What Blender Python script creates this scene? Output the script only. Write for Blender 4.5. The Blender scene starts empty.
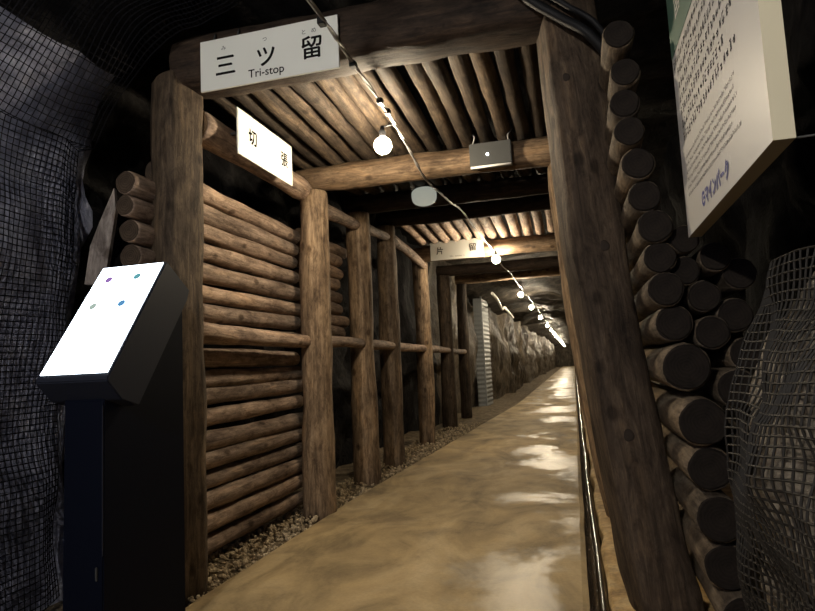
import bpy, bmesh, math, random
from mathutils import Vector, Matrix, noise

# ------------------------------------------------------------------ camera, world, exposure
S = bpy.context.scene
COL = S.collection
cam_data = bpy.data.cameras.new('camera')
cam = bpy.data.objects.new('camera', cam_data)
COL.objects.link(cam)
cam_data.sensor_fit = 'HORIZONTAL'
cam_data.sensor_width = 36.0
cam_data.lens = 610.0 * 36.0 / 815.0
cam_data.clip_start = 0.02
cam_data.clip_end = 300
# columns: camera right, up, back in world space
cam.matrix_world = Matrix(((0.96381376, 0.07030718, 0.25713798, 0.0),
                           (0.26244908, -0.08117794, -0.96152515, 0.0),
                           (-0.04672819, 0.9942168, -0.09669247, 1.1),
                           (0, 0, 0, 1)))
S.camera = cam

w = bpy.data.worlds.new('World')
S.world = w
w.use_nodes = True
w.node_tree.nodes['Background'].inputs[0].default_value = (0.35, 0.48, 0.95, 1)
w.node_tree.nodes['Background'].inputs[1].default_value = 0.25

S.view_settings.view_transform = 'Standard'
S.view_settings.look = 'None'
S.view_settings.gamma = 1.0
S.view_settings.use_curve_mapping = False
S.view_settings.exposure = 0.5

BULB_POWER = 500.0          # radiance of a lit bulb
BULB_NEAR = 1650.0           # the bulb hanging just behind the camera
SCREEN_POWER = 5.0

R = random.Random(7)


# ------------------------------------------------------------------ materials
def new_mat(name):
    m = bpy.data.materials.new(name)
    m.use_nodes = True
    nt = m.node_tree
    b = nt.nodes['Principled BSDF']
    return m, nt, b


def plain(name, col, rough=0.6, metal=0.0, spec=0.5, emis=None, estr=0.0):
    m, nt, b = new_mat(name)
    b.inputs['Base Color'].default_value = (*col, 1)
    b.inputs['Roughness'].default_value = rough
    b.inputs['Metallic'].default_value = metal
    b.inputs['Specular IOR Level'].default_value = spec
    if emis:
        b.inputs['Emission Color'].default_value = (*emis, 1)
        b.inputs['Emission Strength'].default_value = estr
    return m


def N(nt, kind, **kw):
    n = nt.nodes.new(kind)
    for k, v in kw.items():
        setattr(n, k, v)
    return n


def ramp(nt, stops):
    r = N(nt, 'ShaderNodeValToRGB')
    e = r.color_ramp.elements
    while len(e) < len(stops):
        e.new(0.5)
    for el, (p, c) in zip(e, stops):
        el.position = p
        el.color = (*c, 1) if len(c) == 3 else c
    return r


def mixc(nt, mode, fac, a, b):
    n = N(nt, 'ShaderNodeMix', data_type='RGBA', blend_type=mode)
    L = nt.links
    for sock, v in ((n.inputs[0], fac), (n.inputs[6], a), (n.inputs[7], b)):
        if hasattr(v, 'is_output') or isinstance(v, bpy.types.NodeSocket):
            L.new(v, sock)
        elif isinstance(v, (int, float)):
            sock.default_value = v
        else:
            sock.default_value = (*v, 1)
    return n.outputs[2]


def noise_tex(nt, vec, scale, detail=4, rough=0.55, dist=0.0):
    n = N(nt, 'ShaderNodeTexNoise')
    n.inputs['Scale'].default_value = scale
    n.inputs['Detail'].default_value = detail
    n.inputs['Roughness'].default_value = rough
    n.inputs['Distortion'].default_value = dist
    nt.links.new(vec, n.inputs['Vector'])
    return n.outputs['Fac']


def mapping(nt, vec, scale, loc=(0, 0, 0)):
    n = N(nt, 'ShaderNodeMapping')
    n.inputs['Scale'].default_value = scale
    n.inputs['Location'].default_value = loc
    nt.links.new(vec, n.inputs['Vector'])
    return n.outputs['Vector']


def bump(nt, b, h, strength, dist=0.01):
    n = N(nt, 'ShaderNodeBump')
    n.inputs['Strength'].default_value = strength
    n.inputs['Distance'].default_value = dist
    nt.links.new(h, n.inputs['Height'])
    nt.links.new(n.outputs['Normal'], b.inputs['Normal'])


def wood(name, dark, mid, light, rough=0.75, grain=1.0, spec=0.22, knots=True):
    """peeled round timber; local Z runs along the log"""
    m, nt, b = new_mat(name)
    tc = N(nt, 'ShaderNodeTexCoord').outputs['Object']
    oi = N(nt, 'ShaderNodeObjectInfo').outputs['Random']
    off = N(nt, 'ShaderNodeVectorMath', operation='ADD')
    cmb = N(nt, 'ShaderNodeCombineXYZ')
    mul = N(nt, 'ShaderNodeMath', operation='MULTIPLY')
    mul.inputs[1].default_value = 37.0
    nt.links.new(oi, mul.inputs[0])
    for i in range(3):
        nt.links.new(mul.outputs[0], cmb.inputs[i])
    nt.links.new(tc, off.inputs[0])
    nt.links.new(cmb.outputs[0], off.inputs[1])
    v = off.outputs[0]
    fib = noise_tex(nt, mapping(nt, v, (36 * grain, 36 * grain, 3.2)), 1.0, 7, 0.72, 0.7)
    patch = noise_tex(nt, mapping(nt, v, (7, 7, 2.2)), 1.0, 5, 0.6, 0.8)
    blot = noise_tex(nt, mapping(nt, v, (1, 1, 0.45)), 19, 7, 0.78, 0.5)
    c = ramp(nt, [(0.30, dark), (0.52, mid), (0.75, light)])
    nt.links.new(fib, c.inputs[0])
    pr = ramp(nt, [(0.34, (0.38, 0.36, 0.36)), (0.55, (0.95, 0.95, 0.95)), (0.72, (1.35, 1.25, 1.1))])
    nt.links.new(patch, pr.inputs[0])
    col = mixc(nt, 'MULTIPLY', 0.85, c.outputs[0], pr.outputs[0])
    br = ramp(nt, [(0.36, (0.42, 0.38, 0.36)), (0.52, (1, 1, 1)), (0.68, (1.25, 1.22, 1.18))])
    nt.links.new(blot, br.inputs[0])
    col = mixc(nt, 'MULTIPLY', 0.85, col, br.outputs[0])
    if knots:
        vo = N(nt, 'ShaderNodeTexVoronoi')
        vo.inputs['Scale'].default_value = 1.0
        nt.links.new(mapping(nt, v, (6.5, 6.5, 4.2)), vo.inputs['Vector'])
        kr = ramp(nt, [(0.10, (0.22, 0.18, 0.15)), (0.19, (1, 1, 1))])
        nt.links.new(vo.outputs['Distance'], kr.inputs[0])
        col = mixc(nt, 'MULTIPLY', 0.8, col, kr.outputs[0])
    rr = ramp(nt, [(0.0, (0.72, 0.72, 0.74)), (1.0, (1.25, 1.2, 1.15))])
    nt.links.new(oi, rr.inputs[0])
    col = mixc(nt, 'MULTIPLY', 1.0, col, rr.outputs[0])
    nt.links.new(col, b.inputs['Base Color'])
    b.inputs['Roughness'].default_value = rough
    b.inputs['Specular IOR Level'].default_value = spec
    hm = N(nt, 'ShaderNodeMath', operation='ADD')
    nt.links.new(fib, hm.inputs[0])
    nt.links.new(blot, hm.inputs[1])
    bump(nt, b, hm.outputs[0], 0.55, 0.012)
    return m


def cut_wood(name, a, c2):
    m, nt, b = new_mat(name)
    tc = N(nt, 'ShaderNodeTexCoord').outputs['Object']
    v = mapping(nt, tc, (1, 1, 0.05))
    wv = N(nt, 'ShaderNodeTexWave', wave_type='RINGS', rings_direction='SPHERICAL')
    wv.inputs['Scale'].default_value = 26
    wv.inputs['Distortion'].default_value = 7.0
    wv.inputs['Detail'].default_value = 3
    nt.links.new(v, wv.inputs['Vector'])
    nz = noise_tex(nt, tc, 16, 5, 0.65)
    col = mixc(nt, 'MIX', wv.outputs['Fac'], a, c2)
    nr = ramp(nt, [(0.3, (0.55, 0.55, 0.58)), (0.65, (1.15, 1.1, 1.05))])
    nt.links.new(nz, nr.inputs[0])
    col = mixc(nt, 'MULTIPLY', 0.9, col, nr.outputs[0])
    nt.links.new(col, b.inputs['Base Color'])
    b.inputs['Roughness'].default_value = 0.9
    b.inputs['Specular IOR Level'].default_value = 0.08
    bump(nt, b, nz, 0.3, 0.01)
    return m


def rock(name, dark, mid, light, scale=3.0, rough=0.6, bstr=0.9, aniso=(1, 1, 1), spec=0.25):
    m, nt, b = new_mat(name)
    tc = N(nt, 'ShaderNodeTexCoord').outputs['Object']
    v = mapping(nt, tc, aniso)
    n1 = noise_tex(nt, v, scale, 10, 0.68, 0.6)
    n2 = noise_tex(nt, v, scale * 5, 8, 0.7, 0.3)
    c = ramp(nt, [(0.32, dark), (0.5, mid), (0.70, light)])
    nt.links.new(n1, c.inputs[0])
    r2 = ramp(nt, [(0.3, (0.45, 0.45, 0.47)), (0.6, (1.15, 1.12, 1.08))])
    nt.links.new(n2, r2.inputs[0])
    col = mixc(nt, 'MULTIPLY', 0.85, c.outputs[0], r2.outputs[0])
    nt.links.new(col, b.inputs['Base Color'])
    b.inputs['Roughness'].default_value = rough
    b.inputs['Specular IOR Level'].default_value = spec
    hm = N(nt, 'ShaderNodeMath', operation='ADD')
    nt.links.new(n1, hm.inputs[0])
    nt.links.new(n2, hm.inputs[1])
    bump(nt, b, hm.outputs[0], bstr, 0.04)
    return m


M = {}
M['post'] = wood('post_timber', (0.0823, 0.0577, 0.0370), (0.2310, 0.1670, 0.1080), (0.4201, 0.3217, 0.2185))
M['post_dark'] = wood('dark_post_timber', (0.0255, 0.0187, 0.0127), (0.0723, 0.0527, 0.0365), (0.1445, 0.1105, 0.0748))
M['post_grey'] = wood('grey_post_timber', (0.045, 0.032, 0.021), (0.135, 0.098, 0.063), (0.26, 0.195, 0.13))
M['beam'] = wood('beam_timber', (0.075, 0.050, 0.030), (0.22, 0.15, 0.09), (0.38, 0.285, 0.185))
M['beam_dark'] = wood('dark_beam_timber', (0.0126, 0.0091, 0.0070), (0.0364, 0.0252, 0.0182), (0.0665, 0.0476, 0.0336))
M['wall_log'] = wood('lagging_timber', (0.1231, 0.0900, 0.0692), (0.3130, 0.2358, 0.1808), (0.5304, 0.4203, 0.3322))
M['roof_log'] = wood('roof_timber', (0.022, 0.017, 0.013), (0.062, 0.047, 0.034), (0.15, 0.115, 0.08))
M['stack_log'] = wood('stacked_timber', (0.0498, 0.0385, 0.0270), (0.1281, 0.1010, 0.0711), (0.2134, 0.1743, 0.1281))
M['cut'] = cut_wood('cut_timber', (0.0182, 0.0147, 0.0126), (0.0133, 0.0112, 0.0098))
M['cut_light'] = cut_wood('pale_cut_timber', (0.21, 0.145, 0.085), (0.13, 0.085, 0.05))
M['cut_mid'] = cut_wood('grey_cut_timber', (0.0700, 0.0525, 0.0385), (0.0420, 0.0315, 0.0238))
M['knot'] = plain('knot_wood', (0.022, 0.014, 0.009), 0.9)
M['rock_left'] = rock('grey_rock_blue_cast', (0.0936, 0.1008, 0.1512), (0.3024, 0.3240, 0.4536), (0.5328, 0.5544, 0.6624), 2.4, 0.36)  # blue cast of the light tinted into the grey rock
M['rock_right'] = rock('brown_rock', (0.0600, 0.0510, 0.0405), (0.1950, 0.1680, 0.1350), (0.5100, 0.4500, 0.3675), 5.0, 0.35, spec=0.5)
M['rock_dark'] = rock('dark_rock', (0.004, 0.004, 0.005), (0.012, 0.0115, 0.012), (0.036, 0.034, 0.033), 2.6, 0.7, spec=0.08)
M['rock_black'] = rock('near_black_rock', (0.002, 0.002, 0.003), (0.006, 0.006, 0.007), (0.016, 0.015, 0.016), 2.6, 0.8, spec=0.04)  # near-black, the darkest of the rock colours
M['rock_roof'] = rock('dark_roof_rock', (0.012, 0.011, 0.010), (0.042, 0.037, 0.031), (0.12, 0.105, 0.085), 4.0, 0.6, 1.0, spec=0.1)
M['rock_tunnel'] = rock('tunnel_rock', (0.0350, 0.0294, 0.0238), (0.1050, 0.0875, 0.0665), (0.2240, 0.1890, 0.1435), 2.2, 0.5, 1.0, (1, 1, 0.5))
M['soil'] = rock('soil', (0.06, 0.045, 0.03), (0.18, 0.14, 0.09), (0.33, 0.27, 0.18), 9, 0.9, 0.6)
M['gravel'] = rock('gravel_stone', (0.1820, 0.1400, 0.0910), (0.4200, 0.3360, 0.2170), (0.7000, 0.5880, 0.4200), 14, 0.85, 0.3)
M['black'] = plain('black_rubber', (0.007, 0.007, 0.008), 0.6, spec=0.2)
M['kiosk'] = plain('black_laminate_blue_glare', (0.0015, 0.0025, 0.007), 0.6, spec=0.07)  # black, with the screen's blue glare put into the colour
M['kiosk_side'] = plain('black_casing_sheen', (0.007, 0.009, 0.017), 0.55, spec=0.25)  # lighter than the column: glancing sheen put into the colour
M['sign'] = plain('white_acrylic', (0.74, 0.75, 0.70), 0.4)
M['sign_edge'] = plain('cream_board_edge', (0.55, 0.50, 0.36), 0.6)
M['sign_shaded'] = plain('shaded_board_edge', (0.17, 0.14, 0.09), 0.7)  # underside of the board: its shade put into a darker edge colour
M['ink'] = plain('black_ink', (0.010, 0.010, 0.010), 0.9, spec=0.03)
M['faint_ink'] = plain('grey_ink', (0.33, 0.33, 0.31), 0.9, spec=0.05)
M['text_ink'] = plain('dark_grey_ink', (0.11, 0.11, 0.11), 0.9, spec=0.05)
M['blue_ink'] = plain('blue_ink', (0.025, 0.035, 0.22), 0.5)
M['green'] = plain('green_print', (0.055, 0.115, 0.085), 0.5)
M['paper'] = plain('white_board_print', (0.50, 0.485, 0.46), 0.38)
M['screen'] = plain('lit_screen', (0.8, 0.85, 0.95), 0.3, emis=(0.80, 0.90, 1.0), estr=SCREEN_POWER)
M['bulb'] = plain('lit_bulb_glass', (1, 0.9, 0.7), 0.3, emis=(1.0, 0.84, 0.60), estr=BULB_POWER)
M['bulb_near'] = plain('lit_bulb_glass_cool', (1, 0.9, 0.7), 0.3, emis=(1.0, 0.94, 0.84), estr=BULB_NEAR)
M['cable'] = plain('grey_cable', (0.20, 0.195, 0.19), 0.35)
M['white_pipe'] = plain('white_pipe', (0.7, 0.68, 0.62), 0.4)
M['galv'] = plain('grey_painted_steel', (0.040, 0.041, 0.040), 0.5, 0.0, spec=0.3)
M['corr'] = plain('galvanised_sheet', (0.26, 0.275, 0.28), 0.5, 0.2)
M['diffuser'] = plain('opal_diffuser', (0.80, 0.80, 0.76), 0.25)
M['globe'] = plain('opal_glass_added_glow', (0.72, 0.76, 0.66), 0.25, emis=(0.95, 1.0, 0.86), estr=0.20)  # glass of an unlit lamp; weak glow added to brighten it
M['led'] = plain('lit_indicator', (1, 1, 1), 0.3, emis=(1, 1, 0.95), estr=9)
M['net_dark'] = plain('dark_plastic_net', (0.004, 0.004, 0.006), 0.8, spec=0.1)
M['net_brown'] = plain('rusty_wire_net', (0.012, 0.010, 0.008), 0.6, 0.0, spec=0.2)
M['plank'] = wood('grey_plank_wood', (0.10, 0.09, 0.085), (0.22, 0.20, 0.19), (0.33, 0.31, 0.30))


def concrete():
    m, nt, b = new_mat('wet_concrete')
    tc = N(nt, 'ShaderNodeTexCoord').outputs['Object']
    n1 = noise_tex(nt, mapping(nt, tc, (1.5, 0.75, 1)), 1.3, 8, 0.62, 0.7)
    n2 = noise_tex(nt, mapping(nt, tc, (1.2, 1.0, 1)), 2.1, 8, 0.68, 0.6)
    n3 = noise_tex(nt, tc, 55, 4, 0.6)
    c = ramp(nt, [(0.32, (0.20, 0.145, 0.070)), (0.5, (0.41, 0.30, 0.150)), (0.68, (0.53, 0.41, 0.235))])
    nt.links.new(n1, c.inputs[0])
    r2 = ramp(nt, [(0.34, (0.36, 0.36, 0.38)), (0.50, (0.95, 0.95, 0.95)), (0.70, (1.25, 1.22, 1.15))])
    nt.links.new(n2, r2.inputs[0])
    col = mixc(nt, 'MULTIPLY', 0.6, c.outputs[0], r2.outputs[0])
    r3 = ramp(nt, [(0.25, (0.8, 0.8, 0.8)), (0.6, (1.05, 1.05, 1.05))])
    nt.links.new(n3, r3.inputs[0])
    col = mixc(nt, 'MULTIPLY', 0.6, col, r3.outputs[0])
    # wet patches: worn hollows on the gutter side hold a film of water
    sx = N(nt, 'ShaderNodeSeparateXYZ')
    nt.links.new(tc, sx.inputs[0])
    side = N(nt, 'ShaderNodeMapRange')
    side.inputs['From Min'].default_value = -1.5
    side.inputs['From Max'].default_value = -0.35
    side.inputs['To Min'].default_value = -0.16
    side.inputs['To Max'].default_value = 0.05
    nt.links.new(sx.outputs['X'], side.inputs['Value'])
    far = N(nt, 'ShaderNodeMapRange')
    far.inputs['From Min'].default_value = 3.0
    far.inputs['From Max'].default_value = 22.0
    far.inputs['To Min'].default_value = -0.03
    far.inputs['To Max'].default_value = 0.09
    nt.links.new(sx.outputs['Y'], far.inputs['Value'])
    nw = noise_tex(nt, mapping(nt, tc, (1.0, 0.62, 1), (3.1, 1.7, 0)), 1.25, 7, 0.6, 0.5)
    a1 = N(nt, 'ShaderNodeMath', operation='ADD')
    nt.links.new(nw, a1.inputs[0]); nt.links.new(side.outputs[0], a1.inputs[1])
    a2 = N(nt, 'ShaderNodeMath', operation='ADD')
    nt.links.new(a1.outputs[0], a2.inputs[0]); nt.links.new(far.outputs[0], a2.inputs[1])
    wet = ramp(nt, [(0.53, (0, 0, 0)), (0.60, (1, 1, 1))])
    nt.links.new(a2.outputs[0], wet.inputs[0])
    rr = N(nt, 'ShaderNodeMapRange')
    rr.inputs['To Min'].default_value = 0.75
    rr.inputs['To Max'].default_value = 0.40
    nt.links.new(wet.outputs[0], rr.inputs['Value'])
    nt.links.new(rr.outputs[0], b.inputs['Roughness'])
    col = mixc(nt, 'MIX', wet.outputs[0], col, mixc(nt, 'MULTIPLY', 1.0, col, (0.86, 0.88, 0.92)))
    nt.links.new(col, b.inputs['Base Color'])
    bump(nt, b, n2, 0.12, 0.02)
    return m


M['concrete'] = concrete()
M['ledge'] = rock('ochre_concrete', (0.1870, 0.1210, 0.0495), (0.4620, 0.3080, 0.1320), (0.6380, 0.4950, 0.2750), 4, 0.7, 0.3)
mw, ntw, bw = new_mat('gutter_water')
bw.inputs['Base Color'].default_value = (0.05, 0.035, 0.02, 1)
bw.inputs['Roughness'].default_value = 0.06
tcw = N(ntw, 'ShaderNodeTexCoord').outputs['Object']
bump(ntw, bw, noise_tex(ntw, tcw, 30, 3), 0.25, 0.01)
M['water'] = mw
M['wet_black'] = plain('wet_black_pipe', (0.03, 0.022, 0.014), 0.16)
ntp = M['wet_black'].node_tree
bump(ntp, ntp.nodes['Principled BSDF'], noise_tex(ntp, N(ntp, 'ShaderNodeTexCoord').outputs['Object'], 40, 4), 0.35, 0.006)


# ------------------------------------------------------------------ helpers
def link(name, me, mats, parent=None, mw=None, smooth=False):
    if not isinstance(mats, (list, tuple)):
        mats = [mats]
    for m in mats:
        me.materials.append(m)
    if smooth:
        for p in me.polygons:
            p.use_smooth = True
    o = bpy.data.objects.new(name, me)
    COL.objects.link(o)
    if parent is not None:
        o.parent = parent
    if mw is not None:
        o.matrix_world = mw
    return o


def bm_mesh(name, bm):
    me = bpy.data.meshes.new(name)
    bm.normal_update()
    bm.to_mesh(me)
    bm.free()
    return me


def tag(o, label, cat, group=None):
    o['label'] = label
    o['category'] = cat
    o['kind'] = 'thing'
    if group:
        o['group'] = group
    return o


def struct(o):
    o['kind'] = 'structure'
    return o


def empty(name, loc):
    o = bpy.data.objects.new(name, None)
    COL.objects.link(o)
    o.location = loc
    o.empty_display_size = 0.1
    return o


def box_bm(bm, lo, hi):
    vs = [bm.verts.new((x, y, z)) for x in (lo[0], hi[0]) for y in (lo[1], hi[1]) for z in (lo[2], hi[2])]
    for f in ((0, 1, 3, 2), (4, 6, 7, 5), (0, 4, 5, 1), (2, 3, 7, 6), (0, 2, 6, 4), (1, 5, 7, 3)):
        bm.faces.new([vs[i] for i in f])
    return vs


def box(name, lo, hi, mat, parent=None, bevel=0.0):
    """box with its own origin at its centre; world coordinates"""
    c = Vector([(a + b) / 2 for a, b in zip(lo, hi)])
    bm = bmesh.new()
    box_bm(bm, [a - q for a, q in zip(lo, c)], [a - q for a, q in zip(hi, c)])
    bmesh.ops.recalc_face_normals(bm, faces=bm.faces)
    if bevel:
        bmesh.ops.bevel(bm, geom=list(bm.edges), offset=bevel, segments=2, affect='EDGES')
    off = parent.location if parent is not None else Vector()
    o = link(name, bm_mesh(name, bm), mat, parent)
    o.location = c - off
    return o


def tube_bm(bm, pts, radii, n=10, cap=True, square=0.0, wob=0.0, seed=0, twist=0.0):
    """swept tube; square>0 makes the section squarish; wob roughens the radius"""
    pts = [Vector(p) for p in pts]
    rings = []
    rr = random.Random(seed)
    sx, sy = rr.uniform(0, 50), rr.uniform(0, 50)
    up0 = None
    for i, p in enumerate(pts):
        t = (pts[min(i + 1, len(pts) - 1)] - pts[max(i - 1, 0)]).normalized()
        if up0 is None:
            a = Vector((0, 0, 1)) if abs(t.z) < 0.9 else Vector((0, 1, 0))
            u = t.cross(a).normalized()
        else:
            u = (up0 - t * up0.dot(t)).normalized()
        up0 = u
        v = t.cross(u)
        r = radii[i] if isinstance(radii, (list, tuple)) else radii
        ring = []
        for k in range(n):
            th = 2 * math.pi * k / n
            ct, st = math.cos(th), math.sin(th)
            q = 1.0
            if square:
                q = 1.0 + square * (1.0 / max(abs(math.cos(th - twist)), abs(math.sin(th - twist))) - 1.0)
            if wob:
                q *= 1.0 + wob * noise.noise(Vector((ct * 1.4 + sx, st * 1.4 + sy, i * 0.45)))
            ring.append(bm.verts.new(p + (u * ct + v * st) * r * q))
        rings.append(ring)
    for a, b in zip(rings, rings[1:]):
        for k in range(n):
            f = bm.faces.new((a[k], a[(k + 1) % n], b[(k + 1) % n], b[k]))
            f.smooth = True
    if cap:
        f1 = bm.faces.new(list(reversed(rings[0])))
        f2 = bm.faces.new(rings[-1])
        f1.material_index = f2.material_index = 1
    return rings


def log(name, p0, p1, r0, r1, mat, seed=0, n=18, seg=14, sag=0.01, wob=0.10, square=0.0, cutmat=None, prof=None, parent=None, twist=0.0):
    """one round timber from p0 to p1, its local Z along the axis"""
    p0, p1 = Vector(p0), Vector(p1)
    d = p1 - p0
    Lg = d.length
    z = d.normalized()
    x = (Vector((0, 0, 1)) if abs(z.z) < 0.9 else Vector((0, -1, 0))).cross(z).normalized()
    y = z.cross(x)
    rot = Matrix((x, y, z)).transposed().to_4x4()
    rr = random.Random(seed * 13 + 5)
    a, b_ = rr.uniform(-sag, sag), rr.uniform(-sag, sag)
    ph = rr.uniform(0, 6)
    pts, rad = [], []
    for i in range(seg + 1):
        t = i / seg
        bow = math.sin(math.pi * t)
        px, py = a * bow, b_ * bow
        if prof:
            ox, oy = prof(t)
            px += ox
            py += oy
        pts.append((px, py, t * Lg))
        r = r0 + (r1 - r0) * t
        r *= 1 + 0.035 * math.sin(t * 9 + ph) + 0.02 * math.sin(t * 23 + 2 * ph)
        rad.append(r)
    # rounded cut edges
    e = min(0.012, Lg * 0.05)
    pts = [pts[0]] + [(pts[0][0], pts[0][1], e)] + pts[1:-1] + [(pts[-1][0], pts[-1][1], Lg - e)] + [pts[-1]]
    rad = [rad[0] * 0.93] + [rad[0]] + rad[1:-1] + [rad[-1]] + [rad[-1] * 0.93]
    bm = bmesh.new()
    tube_bm(bm, pts, rad, n=n, square=square, wob=wob, seed=seed, twist=twist)
    me = bm_mesh(name, bm)
    o = link(name, me, [mat, cutmat or M['cut_light']])
    mwm = Matrix.Translation(p0) @ rot
    if parent is not None:
        o.parent = parent
        o.matrix_local = parent.matrix_basis.inverted() @ mwm
    else:
        o.matrix_world = mwm
    return o


def rod(name, pts, r, mat, parent=None, n=8, smooth=True):
    """tube in world coordinates, origin at first point"""
    o0 = Vector(pts[0])
    bm = bmesh.new()
    tube_bm(bm, [Vector(p) - o0 for p in pts], r, n=n)
    o = link(name, bm_mesh(name, bm), [mat, mat], parent)
    o.location = o0 - (parent.location if parent is not None else Vector())
    return o


def catmull(pts, k=6):
    P = [Vector(p) for p in pts]
    P = [P[0] * 2 - P[1]] + P + [P[-1] * 2 - P[-2]]
    out = []
    for i in range(1, len(P) - 2):
        for j in range(k):
            t = j / k
            a, b, c, d = P[i - 1], P[i], P[i + 1], P[i + 2]
            out.append(0.5 * ((2 * b) + (c - a) * t + (2 * a - 5 * b + 4 * c - d) * t * t + (3 * b - a - 3 * c + d) * t ** 3))
    out.append(P[-2])
    return out


def fbm(x, y, z, o=4):
    return noise.fractal(Vector((x, y, z)), 0.9, 2.1, o)


def sheet(name, us, vs, fn, mat, flip=False, smooth=True):
    """grid surface, fn(u, v) -> world point"""
    verts = [fn(u, v) for u in us for v in vs]
    nv = len(vs)
    faces = []
    for i in range(len(us) - 1):
        for j in range(nv - 1):
            f = (i * nv + j, (i + 1) * nv + j, (i + 1) * nv + j + 1, i * nv + j + 1)
            faces.append(f[::-1] if flip else f)
    me = bpy.data.meshes.new(name)
    me.from_pydata([tuple(v) for v in verts], [], faces)
    return link(name, me, mat, smooth=smooth)


def frange(a, b, n):
    return [a + (b - a) * i / n for i in range(n + 1)]


_text_curve = None


def text_mesh(body, size):
    """lettering as a mesh centred on its own middle"""
    global _text_curve
    cu = bpy.data.curves.new('lettering', 'FONT')
    cu.body = body
    cu.size = size
    cu.align_x = 'CENTER'
    cu.align_y = 'CENTER'
    ob = bpy.data.objects.new('lettering_source', cu)
    COL.objects.link(ob)
    bpy.context.view_layer.update()
    dg = bpy.context.evaluated_depsgraph_get()
    me = bpy.data.meshes.new_from_object(ob.evaluated_get(dg))
    bpy.data.objects.remove(ob)
    xs = [v.co.x for v in me.vertices]
    ys = [v.co.y for v in me.vertices]
    cx, cy = (min(xs) + max(xs)) / 2, (min(ys) + max(ys)) / 2
    for v in me.vertices:
        v.co.x -= cx
        v.co.y -= cy
    me.materials.clear()
    return me


ROMAN_W = 1.0


def put_text(name, body, size, mat, parent, local, rot, heavy=0.0, squash=1.0):
    me = text_mesh(body, size)
    # a little thickness so the characters are real inlays
    bm = bmesh.new()
    bm.from_mesh(me)
    for v in bm.verts:
        v.co.x *= squash
    if heavy:
        geo = list(bm.faces)
        src = bmesh.ops.duplicate(bm, geom=geo)
        for v in [g for g in src['geom'] if isinstance(g, bmesh.types.BMVert)]:
            v.co.x += heavy
            v.co.z += 0.0003
        src = bmesh.ops.duplicate(bm, geom=geo)
        for v in [g for g in src['geom'] if isinstance(g, bmesh.types.BMVert)]:
            v.co.y += heavy
            v.co.z += 0.0006
    bm.to_mesh(me)
    bm.free()
    o = link(name, me, mat, parent)
    o.location = local
    o.rotation_euler = rot
    return o


# ------------------------------------------------------------------ setting: ground, path, gutter
def path_left(y):
    if y < 5:
        return -1.88
    if y < 16:
        return -1.88 + 0.44 * (y - 5) / 11
    return -1.44


ys = [-2.5 + 0.25 * i for i in range(60)] + [12.5 + 1.0 * i for i in range(70)]


def floor_fn(u, v):
    z = -0.05 + 0.05 * fbm(v * 0.9, u * 0.9, 3.3) * (0.6 if u < 9 else 1.6)
    if v > -1.95:
        z = min(z, -0.045)
    if v > -0.3:
        z = -0.2
    return (v, u, z)


struct(sheet('floor', ys, frange(-3.6, -0.3, 22) + frange(-0.2, 2.0, 8), floor_fn, M['soil'], flip=True))

bm = bmesh.new()
rows = []
for y in ys:
    l = path_left(y) + 0.012 * fbm(y * 2.2, 0, 0)
    r = -0.012 + 0.008 * fbm(y * 2.0, 5, 0)
    rows.append([bm.verts.new((l - 0.02, y, -0.09)), bm.verts.new((l, y, -0.006))] +
                [bm.verts.new((l + (r - l) * t, y, 0.0)) for t in (0.015, 0.25, 0.5, 0.75, 0.985)] +
                [bm.verts.new((r, y, -0.008)), bm.verts.new((r + 0.004, y, -0.15))])
for a, b in zip(rows, rows[1:]):
    for k in range(len(a) - 1):
        bm.faces.new((a[k], a[k + 1], b[k + 1], b[k]))
struct(link('concrete_path', bm_mesh('concrete_path', bm), M['concrete']))

# gutter bed and the ledge on its far side
bm = bmesh.new()
rows = []
for y in ys:
    j = 0.014 * fbm(y * 2.6, 9, 0) + 0.008 * math.copysign(1, fbm(y * 1.7, 2, 5))
    z = 0.012 + 0.012 * fbm(y * 1.4, 7, 1)
    rows.append([bm.verts.new(p) for p in ((-0.02, y, -0.13), (0.085 + j, y, -0.13), (0.085 + j, y, z - 0.012), (0.10 + j, y, z),
                                           (0.25, y, z + 0.01), (0.8, y, z), (1.6, y, 0.03))])
for a, b in zip(rows, rows[1:]):
    for k in range(len(a) - 1):
        bm.faces.new((a[k], a[k + 1], b[k + 1], b[k]))
struct(link('gutter_ledge', bm_mesh('gutter_ledge', bm), M['ledge']))
struct(sheet('gutter_water', ys, [-0.012, 0.03, 0.075], lambda u, v: (v, u, -0.075 + 0.002 * fbm(u * 6, v * 9, 0)), M['water'], flip=True))


hp = [(0.045 + 0.018 * min(1, max(0, (4.5 - y) / 3)) + 0.004 * math.sin(y * 1.9), y, -0.03 + 0.004 * math.sin(y * 2.7)) for y in [1.5 + 0.25 * i for i in range(60)] + [17 + 2 * i for i in range(22)]]
hose = rod('drain_pipe', hp, 0.021, M['wet_black'], n=12)
tag(hose, 'thin dark wet pipe with a bright glint lying along the gutter', 'pipe')

# ------------------------------------------------------------------ setting: rock walls and ceiling
def net_bulge(y, z):
    """how far the netted rock on the left swells into the tunnel"""
    return 0.10 * fbm(y * 0.9, z * 0.9, 1.5, 3) + 0.05 * math.sin(z * 2.3 + y * 1.2)


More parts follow.
